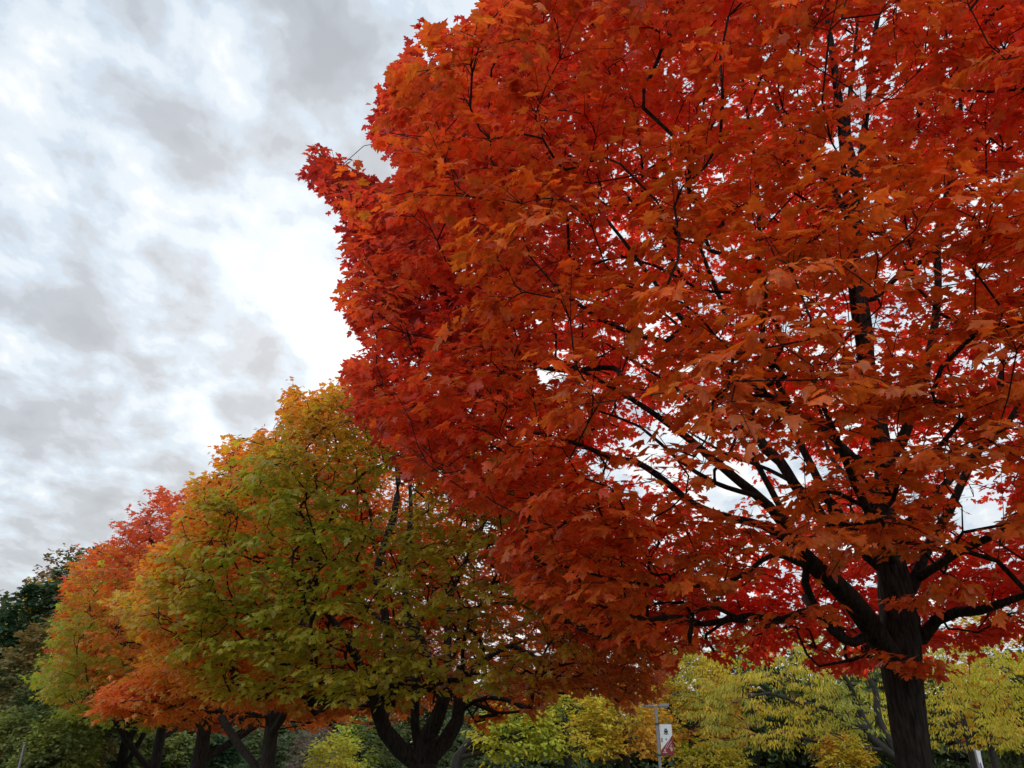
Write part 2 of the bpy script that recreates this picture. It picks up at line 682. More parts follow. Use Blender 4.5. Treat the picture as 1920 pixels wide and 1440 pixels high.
def ellipsoid_targets(n, c, zb, zt, R_, rng, seed, inner=0.35, peak=0.38, low=0.55, lump=0.30, flat_bottom=0.0, hollow=None):
    """points in a crown of revolution about the axis c, between zb and zt, denser towards the outside"""
    out = []
    tot = 0
    while tot < n:
        k = n * 3
        u = rng.random(k)
        prof = np.where(u < peak, low + (1 - low) * np.sin(np.clip(u / peak, 0, 1) * math.pi / 2),
                        np.sqrt(np.clip(1 - ((u - peak) / (1 - peak)) ** 2, 0, 1)) ** 0.85)
        th = rng.random(k) * 2 * math.pi
        f = inner + (1 - inner) * rng.random(k) ** 0.55
        dirv = np.stack([np.cos(th), np.sin(th), u * 2.0], -1)
        l = 1 + lump * (vnoise(dirv * 1.0, 1.7, seed) - 0.5) * 2 * 0.6 + lump * (vnoise(dirv, 4.1, seed + 2) - 0.5) * 0.8
        r = R_ * prof * f * l
        keep = rng.random(k) < (0.15 + 0.85 * prof * f)
        p = np.stack([c[0] + r * np.cos(th), c[1] + r * np.sin(th), zb + (zt - zb) * u * (1 + 0.08 * (l - 1))], -1)
        p = p[keep]
        out.append(p)
        tot += len(p)
    p = np.concatenate(out)[:n]
    return p

def fold_values(n, rng):
    return np.stack([rng.uniform(-0.15, 0.55, n), rng.uniform(-0.1, 0.6, n) ** 3 * 2.0 + rng.uniform(0, .2, n), rng.normal(0, 0.22, n)], -1)

def poly_keep(pts, poly, rng, soft):
    px, py = project(pts)
    # boughs of uneven length: the edge wanders with the place in the crown
    px = px + (vnoise(pts, 1.9, 61) - 0.5) * soft * 7 - 0.2 * soft
    py = py + (vnoise(pts, 1.9, 62) - 0.5) * soft * 7
    return in_poly(px + rng.normal(0, soft, len(px)), py + rng.normal(0, soft, len(px)), poly)

# ================================================================ THE BIG RED MAPLE
def build_red_maple():
    rng = np.random.default_rng(11)
    base = P(1722, 1445, 8.0)
    gx, gy = base[0] + 0.10, 8.02
    root = empty('maple_tree', (gx, gy, 0), 'large bright red and orange maple nearest the camera, dark forked trunk', 'tree', 'maples planted in a row')
    sk = Skeleton()
    T = [(gx, gy, -0.15), (gx, gy, 0.25), P(1728, 1500, 8.0), P(1716, 1440, 8.0), P(1701, 1340, 8.0), P(1690, 1250, 8.0), P(1688, 1170, 8.0), P(1675, 1085, 8.0),
         P(1656, 990, 8.0), P(1662, 900, 8.0), P(1645, 800, 8.0), P(1625, 690, 8.05), P(1618, 600, 8.05), P(1600, 486, 8.1), P(1608, 350, 8.1),
         P(1594, 292, 8.1), P(1574, 194, 8.1), P(1562, 110, 8.0), P(1550, 20, 8.0), P(1545, -90, 8.0), P(1530, -200, 8.0)]
    TR = [.26, .19, .162, .155, .162, .190, .185, .160, .130, .115, .105, .10, .095, .085, .075, .065, .055, .048, .04, .03, .02]
    t = sk.polyline(T, TR, 0, step=0.15)
    hi = len(sk.p)
    names = [0]
    def limb(spec, rads, att=None, attach_hi=None):
        """spec: (px, py, Y) points; att: index list to attach to (default the trunk)"""
        pts = [P(*s) for s in spec]
        lo_ids = att if att is not None else t
        a = np.array([sk.p[i] for i in lo_ids])
        st = lo_ids[int(np.argmin(((a - pts[0]) ** 2).sum(1)))]
        lid = len(names)
        names.append(lid)
        return sk.polyline(pts, rads, lid, start=st, step=0.18)
    # the thick left bough and what leaves it
    big = limb([(1672, 1235, 7.95), (1640, 1185, 7.8), (1592, 1120, 7.6), (1545, 1078, 7.4), (1508, 1040, 7.25), (1480, 1000, 7.15), (1444, 951, 7.0),
                (1382, 899, 6.9), (1333, 858, 6.8), (1292, 823, 6.7), (1243, 788, 6.6), (1187, 750, 6.5), (1080, 690, 6.4), (960, 640, 6.4)],
               [.115, .108, .100, .088, .068, .054, .046, .042, .038, .034, .029, .023, .017, .010])
    limb([(1600, 1205, 7.75), (1560, 1180, 7.6), (1528, 1140, 7.5), (1510, 1095, 7.4), (1512, 1050, 7.3)], [.045, .045, .04, .038, .03], att=big)
    low = limb([(1508, 1060, 7.2), (1450, 1040, 6.9), (1380, 1085, 6.6), (1290, 1100, 6.3), (1170, 1090, 6.1), (1050, 1060, 6.2)],
               [.03, .024, .019, .015, .012, .008], att=big)
    l4 = limb([(1500, 1030, 7.2), (1430, 985, 6.9), (1370, 972, 6.7), (1305, 948, 6.5), (1243, 899, 6.3), (1191, 865, 6.2), (1146, 858, 6.1), (1063, 826, 6.0), (950, 800, 6.0)],
              [.045, .038, .034, .031, .028, .025, .022, .018, .01], att=big)
    l2 = limb([(1645, 1055, 8.0), (1599, 1009, 8.0), (1565, 949, 8.1), (1552, 937, 8.1), (1520, 870, 8.2), (1498, 830, 8.3), (1470, 770, 8.4), (1430, 690, 8.5)],
              [.075, .06, .05, .048, .042, .036, .03, .02])
    l2b = limb([(1560, 985, 8.0), (1503, 927, 8.3), (1462, 865, 8.4), (1434, 840, 8.5), (1413, 795, 8.6), (1403, 736, 8.6), (1382, 705, 8.7), (1333, 674, 8.8), (1260, 600, 9.0), (1150, 520, 9.1)],
               [.055, .06, .06, .065, .05, .045, .04, .032, .02, .012], att=l2)
    l3 = limb([(1600, 860, 7.9), (1550, 810, 7.8), (1490, 774, 7.7), (1434, 740, 7.6), (1389, 712, 7.5), (1347, 680, 7.4), (1310, 640, 7.3), (1250, 560, 7.2), (1140, 415, 7.2), (1050, 320, 7.3), (960, 200, 7.4)],
              [.06, .05, .048, .046, .042, .036, .03, .024, .019, .015, .01])
    l7 = limb([(1480, 985, 7.2), (1430, 890, 7.3), (1378, 805, 7.4), (1333, 785, 7.4), (1278, 736, 7.5), (1225, 700, 7.6), (1130, 640, 7.7)], [.034, .03, .026, .024, .02, .016, .009], att=big)
    limb([(1570, 1100, 7.6), (1560, 1010, 8.3), (1520, 930, 8.8), (1440, 880, 9.2), (1360, 850, 9.6), (1260, 790, 10.0)], [.04, .036, .03, .024, .018, .01], att=big)
    limb([(1590, 1010, 8.0), (1640, 930, 7.6), (1570, 850, 7.2), (1545, 790, 7.0), (1520, 720, 6.8)], [.03, .026, .022, .018, .01], att=l2)
    limb([(1420, 930, 6.9), (1340, 905, 6.4), (1270, 860, 6.2), (1200, 800, 6.1), (1120, 770, 6.0)], [.024, .02, .016, .012, .008], att=big)
    l5 = limb([(1361, 604, 7.2), (1340, 535, 7.1), (1326, 500, 7.0), (1300, 420, 6.9), (1285, 320, 6.8)], [.028, .025, .022, .016, .01], att=l3)
    l5b = limb([(1250, 640, 9.0), (1130, 600, 9.0), (1000, 500, 8.8), (900, 400, 8.6), (800, 300, 8.4), (745, 180, 8.2)], [.035, .03, .024, .018, .012, .008], att=l2b)
    l6 = limb([(1150, 690, 7.6), (1020, 690, 7.8), (900, 620, 8.0), (800, 520, 8.0), (710, 410, 8.0), (650, 340, 8.0), (595, 285, 8.0)], [.03, .028, .022, .018, .012, .009, .006], att=big)
    # the right hand side
    limb([(1730, 1196, 7.95), (1756, 1162, 7.8), (1797, 1147, 7.6), (1835, 1145, 7.3), (1910, 1120, 7.0), (2020, 1080, 6.8)], [.07, .055, .05, .042, .03, .015])
    r3 = limb([(1708, 1105, 8.0), (1730, 1046, 7.9), (1748, 1012, 7.9), (1775, 967, 7.8), (1797, 920, 7.8), (1816, 878, 7.8), (1837, 844, 7.8), (1846, 798, 7.8), (1868, 743, 7.8), (1890, 640, 7.8), (1930, 520, 7.8)],
              [.07, .055, .05, .046, .042, .04, .036, .032, .026, .02, .012])
    limb([(1726, 1080, 7.9), (1756, 1061, 7.7), (1793, 1037, 7.5), (1850, 1010, 7.2), (1900, 983, 7.0), (1990, 950, 6.8)], [.05, .044, .04, .035, .03, .015], att=r3)
    limb([(1858, 826, 7.6), (1889, 795, 7.5), (1917, 743, 7.4), (1960, 650, 7.3)], [.035, .03, .026, .015], att=r3)
    limb([(1660, 1000, 8.0), (1718, 972, 8.2), (1760, 922, 8.4), (1776, 905, 8.5), (1840, 830, 8.8), (1930, 760, 9.0)], [.06, .055, .045, .042, .03, .015])
    u4 = limb([(1655, 880, 8.0), (1690, 829, 7.9), (1720, 740, 7.7), (1748, 640, 7.6), (1759, 535, 7.5), (1757, 462, 7.5), (1769, 389, 7.5), (1800, 260, 7.5), (1798, 165, 7.5), (1778, 83, 7.5), (1764, 0, 7.5)],
              [.075, .06, .05, .045, .04, .046, .038, .025, .02, .015, .01])
    limb([(1640, 560, 8.0), (1681, 520, 7.9), (1740, 481, 7.7), (1760, 440, 7.6)], [.03, .035, .03, .02])
    # the top
    limb([(1603, 430, 8.1), (1618, 267, 8.0), (1628, 185, 7.9), (1635, 97, 7.8), (1652, 0, 7.7), (1670, -120, 7.7)], [.05, .045, .040, .036, .03, .02])
    limb([(1600, 430, 8.1), (1560, 350, 8.0), (1526, 311, 7.9), (1477, 250, 7.8), (1430, 120, 7.7), (1400, 0, 7.6)], [.045, .04, .034, .026, .018, .012])
    limb([(1600, 320, 8.1), (1590, 230, 8.2), (1600, 120, 8.3), (1610, 20, 8.4)], [.04, .035, .03, .02])
    limb([(1500, 790, 7.7), (1450, 700, 7.3), (1424, 583, 7.1), (1424, 437, 7.0), (1414, 292, 6.9), (1395, 170, 6.8), (1385, 24, 6.8), (1380, -100, 6.8)],
         [.034, .03, .026, .023, .02, .016, .012, .008], att=l3)
    # towards the camera and away from it
    limb([(1665, 930, 7.9), (1640, 800, 7.0), (1600, 560, 6.0), (1580, 300, 5.3), (1560, 120, 5.0)], [.05, .045, .035, .02, .012])
    limb([(1672, 1050, 7.9), (1640, 985, 6.8), (1600, 900, 5.9), (1560, 800, 5.2), (1500, 660, 4.8)], [.05, .04, .03, .02, .01])
    limb([(1690, 1130, 8.0), (1700, 1090, 9.0), (1690, 1060, 10.2), (1670, 1030, 11.3)], [.05, .045, .03, .015])
    limb([(1660, 930, 8.1), (1600, 900, 9.2), (1560, 860, 10.4), (1540, 800, 11.4)], [.05, .04, .03, .015])

    # crown
    POLY = [(975, -60), (950, 0), (905, 3), (895, 35), (870, 45), (850, 62), (800, 40), (788, 60), (800, 82), (832, 100), (826, 132), (800, 122), (785, 102), (765, 85),
            (755, 105), (735, 125), (735, 160), (712, 215), (702, 265), (735, 290), (765, 340), (730, 350), (712, 365), (690, 352), (690, 330), (668, 302),
            (635, 287), (600, 263), (573, 280), (575, 317), (605, 362), (630, 387), (655, 420), (648, 470), (665, 507), (640, 517), (634, 550), (665, 562),
            (665, 600), (690, 640), (690, 665), (650, 668), (627, 693), (640, 722), (670, 762), (700, 800), (750, 845), (765, 903), (800, 880), (832, 882),
            (860, 940), (890, 965), (930, 950), (970, 965), (985, 985), (930, 1020), (912, 1040), (960, 1085), (1000, 1130), (1040, 1160), (1090, 1180), (1130, 1215), (1170, 1200),
            (1240, 1220), (1260, 1270), (1290, 1235), (1330, 1225), (1360, 1232), (1390, 1215), (1405, 1240), (1450, 1245), (1480, 1210), (1510, 1200), (1512, 1252), (1560, 1262), (1600, 1258),
            (1640, 1245), (1668, 1255), (1700, 1285), (1715, 1300), (1760, 1285), (1750, 1255), (1822, 1252), (1808, 1225), (1850, 1232), (1885, 1200),
            (1900, 1215), (2300, 1190), (2600, -400), (900, -400)]
    c = (gx - 0.35, 8.1)
    tg = []
    p = ellipsoid_targets(6700, c, 3.0, 14.5, 5.7, rng, 4, inner=0.42, peak=0.30, low=0.62, lump=0.22)
    tg.append(p)
    # the hanging skirt of the lowest boughs
    th = rng.random(600) * 2 * math.pi
    rr = 2.0 + 3.0 * rng.random(600) ** 0.7
    sk_p = np.stack([c[0] + rr * np.cos(th), c[1] + rr * np.sin(th), 2.75 + 1.3 * rng.random(600) + 0.15 * (rr - 2)], -1)
    tg.append(sk_p)
    # sprays along the hand-laid left boughs near the edge of the crown
    for ids in (l6, l5b, low):
        a = np.array([sk.p[i] for i in ids[len(ids) // 3:]])
        a = np.repeat(a, 5 if ids is l6 else 4, axis=0)
        tg.append(a + rng.normal(0, 0.22, a.shape))
    tg.append(np.repeat(np.array([P(1700, 1125, 7.5), P(1722, 1262, 7.55), P(1745, 1270, 7.5), P(1600, 1000, 7.0), P(1540, 960, 6.3), P(1690, 930, 7.2), P(1590, 900, 6.6)]), 2, axis=0) + rng.normal(0, .1, (14, 3)))
    sprig_n = 14
    p = np.concatenate(tg)
    # the open space round the lower boughs
    dz = (p[:, 2] - 4.9)
    rad = np.hypot(p[:, 0] - c[0], p[:, 1] - c[1])
    core = (rad < 3.0) & (p[:, 2] < 7.2) & (p[:, 2] > 2.2)
    keep = ~core | (rng.random(len(p)) < 0.38 + 0.15 * (rad > 2.2))
    keep[-sprig_n:] = True
    keep &= np.linalg.norm(p - np.array([0, 0, CAM_Z]), axis=1) > 3.4
    keep &= poly_keep(p, POLY, rng, 4)
    # thin places where the sky shows
    px, py = project(p)
    for gxp, gyp, gw, gh, pr in ((1290, 860, 200, 85, 0.72), (1390, 930, 110, 55, 0.8), (1036, 700, 34, 26, 0.95), (1510, 850, 70, 70, 0.6), (1835, 950, 75, 65, 0.8),
                                 (1625, 200, 45, 170, 0.6), (1240, 590, 40, 30, 0.6), (1730, 540, 90, 50, 0.55), (1640, 640, 40, 60, 0.7), (1860, 850, 60, 60, 0.6), (1090, 60, 60, 50, 0.5)):
        m = ((px - gxp) / gw) ** 2 + ((py - gyp) / gh) ** 2 < 1
        keep &= ~(m & (rng.random(len(p)) < pr))
    p = p[keep]
    twigs = grow(sk, p, (gx, gy), rng)
    rad = solve_radii(sk, 0.0040, 2.45, 0.028)
    geos = skeleton_geos(sk, rad, rng)

    # leaves
    ends, dirs = [], []
    for ids in twigs:
        a = np.array([sk.p[i] for i in ids])
        L = np.concatenate([[0], np.cumsum(np.linalg.norm(np.diff(a, axis=0), axis=1))])
        n_extra = max(1, min(5, int(L[-1] / 0.5)))
        for q in range(n_extra):
            s = L[-1] - q * 0.42
            if s < 0.35 * L[-1] and q > 0:
                break
            i = min(np.searchsorted(L, s), len(a) - 1)
            i = max(i, 1)
            d = a[i] - a[i - 1]
            ends.append(a[i])
            dirs.append(norm(d) + np.append(0.6 * norm((a[i] - np.array([gx, gy, 0]))[:2]), 0.0) + rng.normal(0, 0.35 if q else 0.1, 3) + np.array([0, 0, 0.12]))
    ends = np.array(ends)
    dirs = np.array(dirs)
    # scattered small shoots straight on the boughs and the trunk
    B, A, Nn, tw = sprays(ends, dirs, rng, per=30, length=0.40, droop=0.5)
    S0 = sprays.stalk_start
    km = poly_keep(B, POLY, rng, 7)
    B, A, Nn, S0 = B[km], A[km], Nn[km], S0[km]
    px, py = project(B)
    km = np.ones(len(B), bool)
    for gxp, gyp, gw, gh, pr in ((1280, 865, 165, 62, 0.42), (1390, 935, 75, 32, 0.7), (1036, 702, 30, 20, 0.95), (1835, 950, 60, 45, 0.75), (1628, 640, 30, 55, 0.6), (1600, 220, 38, 170, 0.45), (1757, 480, 40, 60, 0.4)):
        m = ((px - gxp) / gw) ** 2 + ((py - gyp) / gh) ** 2 < 1
        km &= ~(m & (rng.random(len(B)) < pr))
    B, A, Nn, S0 = B[km], A[km], Nn[km], S0[km]
    print('red maple leaves', len(B), 'sprays', len(ends), 'nodes', len(sk.p))
    tx = np.stack(tw[0], 1)
    for q, (a0, a1, a2) in enumerate(tw):
        k2 = poly_keep(a2, POLY, rng, 3)
        for i in np.nonzero(k2)[0]:
            if rng.random() < 0.6:
                geos[0].tube([a0[i], a1[i], a2[i]], [.0035, .0028, .0018], 3)
    for lid, g in geos.items():
        g.build('trunk' if lid == 0 else 'limb', BARK, None, smooth=True)
    made = [o for o in bpy.data.objects if o.name.split('.')[0] in ('trunk', 'limb') and o.parent is None]
    for o in made:
        o.parent = root
        o.matrix_parent_inverse.identity()
        o.location = (-gx, -gy, 0)

    n = len(B)
    cam_p = np.array([0, 0, CAM_Z])
    dist = np.linalg.norm(B - cam_p, axis=1)
    size = (0.083 * np.exp(rng.normal(0, 0.28, n))).clip(0.035, 0.14)
    red = (0.77, 0.070, 0.022)
    crimson = (0.47, 0.030, 0.024)
    orange = (0.76, 0.165, 0.014)
    rust = (0.78, 0.112, 0.018)
    scarlet = (0.80, 0.058, 0.022)
    blobs = [(P(680, 350, 8.0), 2.0, crimson), (P(700, 600, 8.0), 1.9, crimson), (P(800, 180, 8), 1.9, crimson), (P(850, 300, 7), 1.6, red), (P(950, 500, 6.5), 1.8, red), (P(1000, 850, 6), 1.6, red),
             (P(760, 780, 7), 1.5, scarlet), (P(1250, 200, 6), 2.4, red), (P(1100, 650, 6), 1.4, rust), (P(1300, 600, 5.5), 1.7, orange), (P(1450, 900, 5.5), 2.2, orange), (P(1300, 1050, 6), 2.2, orange), (P(1150, 950, 6), 1.6, orange), (P(1400, 780, 5.5), 1.8, orange),
             (P(1080, 1080, 6.5), 1.3, rust), (P(960, 1060, 6.8), 0.8, scarlet), (P(1700, 800, 5), 2.2, orange), (P(1800, 400, 5.5), 2.0, rust), (P(1650, 350, 6), 1.8, red), (P(1550, 100, 6), 2.5, red), (P(1600, 1000, 5.2), 1.8, orange),
             (P(1850, 650, 5), 1.6, rust), (P(1850, 220, 4.6), 1.6, scarlet), (P(1560, 1180, 11.5), 2.4, scarlet), (P(1350, 800, 11.5), 3.2, scarlet), (P(1800, 950, 11.5), 3.0, scarlet), (P(1600, 300, 11.0), 3.2, red),
             (P(1150, 1150, 7), 1.0, red), (P(1050, 300, 6.5), 1.5, red), (P(1200, 420, 6.5), 1.4, red), (P(1000, 150, 7), 1.6, red)]
    col = blob_colours(B, blobs, rng, 31, jitter=0.7, freq=0.9, soft=0.9)
    yel = rng.random(n) < 0.012
    col[yel] = col[yel] * 0.4 + np.array([0.60, 0.20, 0.015]) * 0.6
    fold = fold_values(n, rng)
    near = dist < 7.2
    sets = []
    for tpl, m in (('fine', near), ('mid', ~near)):
        sets.append((tpl, B[m], A[m], Nn[m], size[m], col[m], fold[m]))
    st = dist < 8.5
    o = leaves_mesh(sets, 'crown', LEAF, root, (S0[st], B[st], col[st] * np.array([0.5, 0.35, 0.4])))
    o.location = (-gx, -gy, 0)
    return root
build_red_maple()

# ================================================================ OTHER TREES
def make_tree(base, height, radius, zb, blobs, label, name='maple_tree', cat='tree', group=None, n=500, per=20, spray=0.42, size=0.12, tpl='low',
              seed=1, poly=None, limbs=None, trunk_r=0.16, bark=None, mat=None, droop=0.5, inner=0.35, peak=0.35, low=0.6, lump=0.3, lean=(0, 0), offset=(0, 0),
              forks=4, extra=3, min_r=0.0, step=0.4, freq=0.9, soft=1.0, fork_z=None, cull=None, more=None, tw_r=None, size_sd=0.2, hang=0.0, jitter=0.7, tip=0.006):
    rng = np.random.default_rng(seed)
    x, y = base
    root = empty(name, (x, y, 0), label, cat, group)
    sk = Skeleton()
    c = (x + offset[0], y + offset[1])
    fz = fork_z if fork_z is not None else max(1.0, zb * 0.9)
    if limbs is None:
        th0 = rng.random() * 6.28
        tr = [(x, y, -0.15), (x, y, 0.3), (x + lean[0] * .3, y + lean[1] * .3, fz), (x + lean[0] * .6 + offset[0] * .4, y + lean[1] * .6 + offset[1] * .4, zb + (height - zb) * .35),
              (c[0] + lean[0], c[1] + lean[1], zb + (height - zb) * .62)]
        t = sk.polyline(tr, [trunk_r * 1.5, trunk_r * 1.15, trunk_r, trunk_r * .55, trunk_r * .15], 0, step=step)
        for k in range(forks):
            th = th0 + k * 2.4 + rng.normal(0, 0.3)
            h0 = fz + (height - fz) * (0.02 + 0.09 * k)
            a = np.array([sk.p[i] for i in t])
            st = t[int(np.argmin(np.abs(a[:, 2] - h0)))]
            rr = radius * 0.62
            s0 = sk.p[st]
            e = np.array([c[0] + rr * math.cos(th), c[1] + rr * math.sin(th), zb + (height - zb) * min(0.36 + 0.08 * k, 0.66)])
            m = s0 * 0.5 + e * 0.5 + np.array([rr * .12 * math.cos(th), rr * .12 * math.sin(th), -0.1 * (e[2] - s0[2])])
            sk.polyline([m, e], [trunk_r * .6, trunk_r * .5, trunk_r * .12][1:], 0, start=st, step=step)
    else:
        limbs(sk)
    p = ellipsoid_targets(n, c, zb, height, radius, rng, seed + 3, inner=inner, peak=peak, low=low, lump=lump)
    if poly is not None:
        p = p[poly_keep(p, poly, rng, 3)]
    if cull is not None:
        p = p[cull(p, rng)]
    if more is not None:
        p = np.concatenate([p, more(rng)])
    twigs = grow(sk, p, (x, y), rng, step=step)
    rad = solve_radii(sk, tip, 2.35, trunk_r * 0.4)
    geos = skeleton_geos(sk, rad, rng, sides=lambda r: 12 if r > 0.1 else 7 if r > 0.04 else 4 if r > 0.015 else 3, min_r=min_r)
    ends, dirs = [], []
    axis = np.array([c[0], c[1]])
    for ids in twigs:
        a = np.array([sk.p[i] for i in ids])
        L = np.concatenate([[0], np.cumsum(np.linalg.norm(np.diff(a, axis=0), axis=1))])
        for q in range(extra):
            s = L[-1] - q * spray * 1.05
            if q and s < 0.3 * L[-1]:
                break
            i = max(1, min(np.searchsorted(L, s), len(a) - 1))
            ends.append(a[i])
            rel = a[i][:2] - axis
            up = (a[i][2] - zb) / (height - zb)
            dirs.append(norm(a[i] - a[i - 1]) * 0.6 + np.append(0.8 * norm(rel), 0.0) * (1.1 - 0.7 * up) + rng.normal(0, 0.3, 3) + np.array([0, 0, 0.1 + 0.9 * up * up]))
    ends, dirs = np.array(ends), np.array(dirs)
    B, A, Nn, tw = sprays(ends, dirs, rng, per=per, length=spray, droop=droop)
    if hang:
        A = A * (1 - hang) + np.array([0, 0, -1.0]) * hang * 1.5
        Nn = rng.normal(0, 1, Nn.shape)
    if poly is not None:
        km = poly_keep(B, poly, rng, 5)
        B, A, Nn = B[km], A[km], Nn[km]
    if tw_r:
        for a0, a1, a2 in tw:
            kk = poly_keep(a2, poly, rng, 3) if poly is not None else np.ones(len(a2), bool)
            for i in np.nonzero(kk)[0]:
                if rng.random() < 0.5:
                    geos[0].tube([a0[i], a1[i], a2[i]], [tw_r, tw_r * .8, tw_r * .5], 3)
    for lid in sorted(geos):
        o = geos[lid].build('trunk' if lid == 0 else 'limb', bark or BARK, root, smooth=True)
        o.location = (-x, -y, 0)
    k = len(B)
    col = blob_colours(B, blobs, rng, seed + 7, jitter=jitter, freq=freq, soft=soft)
    sz = (size * np.exp(rng.normal(0, size_sd, k))).clip(size * .5, size * 1.7)
    o = leaves_mesh([(tpl, B, A, Nn, sz, col, fold_values(k, rng))], 'crown', mat or LEAF, root)
    o.location = (-x, -y, 0)
    print(label[:40], 'leaves', k)
    return root

# colours of leaves
OR = (0.76, 0.245, 0.022)
ORD = (0.70, 0.18, 0.018)
GR = (0.37, 0.41, 0.030)
GRY = (0.54, 0.44, 0.030)
YG = (0.42, 0.39, 0.030)
RD = (0.62, 0.085, 0.024)
ORED = (0.90, 0.210, 0.028)
RUST = (0.64, 0.15, 0.016)
DG = (0.060, 0.090, 0.030)
DG2 = (0.11, 0.14, 0.045)
MG = (0.24, 0.26, 0.045)
BR = (0.30, 0.20, 0.065)
YL = (0.46, 0.39, 0.028)
YL2 = (0.58, 0.38, 0.026)
OY = (0.60, 0.27, 0.026)

# second maple of the row: green and orange, three stems from a low fork
def limbs_b(sk):
    Y = 15.0
    g = P(795, 1440, Y)
    ids = sk.polyline([(g[0] - .02, Y, -0.15), (g[0], Y, 0.4), (g[0], Y, 1.2), P(792, 1436, Y)], [.36, .28, .25, .24], 0, step=0.3)
    s = ids[-1]
    def lm(lid, spec, rads, st=None):
        pts = [P(*q) for q in spec]
        return sk.polyline(pts, rads, lid, start=s if st is None else st, step=0.3)
    a = lm(1, [(750, 1405, 14.9), (722, 1370, 14.8), (705, 1320, 14.7), (690, 1280, 14.6), (650, 1200, 14.4), (600, 1130, 14.2), (560, 1050, 14.0)], [.15, .14, .12, .09, .07, .05, .03])
    lm(2, [(735, 1320, 14.9), (728, 1230, 15.0), (722, 1150, 15.0), (705, 1080, 15.1), (740, 960, 15.2), (745, 880, 15.2), (720, 800, 15.2)], [.09, .08, .08, .075, .07, .05, .03], st=a[6])
    b = lm(3, [(800, 1385, 14.9), (818, 1350, 14.8), (832, 1310, 14.8), (812, 1280, 14.8), (790, 1220, 14.8), (760, 1150, 14.9), (765, 1040, 15.0), (770, 930, 15.2), (760, 850, 15.2)],
           [.15, .13, .12, .09, .07, .06, .055, .04, .03])
    lm(4, [(835, 1390, 15.2), (858, 1350, 15.3), (862, 1310, 15.4), (880, 1260, 15.5), (960, 1210, 15.8), (1020, 1245, 15.6), (1070, 1235, 15.5), (1130, 1210, 15.4), (1200, 1200, 15.3)],
       [.14, .12, .10, .07, .05, .045, .045, .04, .02])
    lm(5, [(832, 1290, 14.9), (840, 1180, 15.2), (850, 1100, 15.4), (900, 1000, 15.6), (920, 920, 15.8)], [.08, .07, .06, .05, .03], st=b[10])
    lm(6, [(778, 1360, 15.0), (780, 1300, 15.1), (775, 1240, 15.3), (700, 1150, 16), (620, 1060, 16.4)], [.08, .075, .06, .05, .03])
    lm(7, [(560, 1215, 13.6), (500, 1180, 13.2), (420, 1120, 13.0)], [.05, .04, .02], st=a[14])

POLY_B = [(300, 1250), (240, 1180), (260, 1060), (330, 1000), (345, 930), (352, 905), (380, 893), (408, 900), (410, 848), (438, 822), (455, 850), (485, 812), (515, 815), (530, 765),
          (543, 735), (553, 712), (572, 752), (590, 745), (612, 722), (640, 712), (700, 760), (800, 780), (1000, 900), (1180, 1060), (1240, 1200), (1255, 1290), (1215, 1318), (1180, 1330), (1120, 1300), (1050, 1290),
          (1000, 1335), (950, 1330), (905, 1378), (875, 1345), (860, 1300), (832, 1322), (800, 1300), (770, 1330), (700, 1315), (650, 1345), (600, 1330), (560, 1345),
          (500, 1310), (430, 1320), (380, 1310), (340, 1290)]
gB = P(795, 1440, 15.0)

def cull_b(p, rng):
    px, py = project(p)
    keep = np.ones(len(p), bool)
    for gx, gy, gw, gh, pr in ((745, 935, 55, 65, 0.75), (735, 1060, 50, 50, 0.5), (820, 960, 40, 50, 0.5), (760, 1190, 80, 50, 0.35)):
        m = ((px - gx) / gw) ** 2 + ((py - gy) / gh) ** 2 < 1
        keep &= ~(m & (rng.random(len(p)) < pr))
    rad = np.hypot(p[:, 0] - gB[0], p[:, 1] - gB[1])
    keep &= ~((rad < 2.0) & (p[:, 2] < 4.5) & (rng.random(len(p)) < 0.7))
    return keep

make_tree((gB[0], 15.0), 11.0, 5.5, 2.6,
          [(P(560, 780, 12.5), 1.9, OR), (P(450, 880, 13), 1.6, OR), (P(640, 780, 15), 2.2, OR), (P(700, 850, 12.0), 1.2, GRY), (P(600, 960, 11.5), 1.1, GR), (P(450, 1130, 12), 1.5, GR),
           (P(620, 1080, 11), 1.1, GR), (P(760, 1050, 11.5), 1.1, GR), (P(520, 1020, 11.5), 1.0, GRY), (P(560, 1230, 11.5), 1.2, GRY), (P(560, 900, 11.5), 1.2, OR),
           (P(700, 1230, 11.0), 1.3, GRY), (P(380, 1000, 13), 1.5, OR), (P(900, 1080, 12), 1.4, ORD), (P(820, 1130, 11.5), 1.1, GR), (P(650, 1000, 11), 1.2, GR), (P(1050, 1250, 14), 2.2, RUST), (P(880, 1230, 12), 1.1, GRY), (P(960, 1290, 13), 1.4, RUST),
           (P(750, 1150, 18), 2.6, ORD), (P(430, 1270, 12), 1.3, GRY), (P(330, 1200, 13), 1.4, OR), (P(900, 950, 13), 1.1, GRY), (P(750, 950, 18.5), 2.4, ORD), (P(700, 1150, 15), 1.8, ORD)],
          'green and orange maple with three dark stems from a low fork, second in the row', group='maples planted in a row', n=7200, per=30, spray=0.42, jitter=0.3,
          size=0.084, tpl='mid', seed=21, poly=POLY_B, limbs=limbs_b, trunk_r=0.2, inner=0.4, peak=0.36, low=0.75, lump=0.32, cull=cull_b, tw_r=0.004, extra=3, step=0.3)

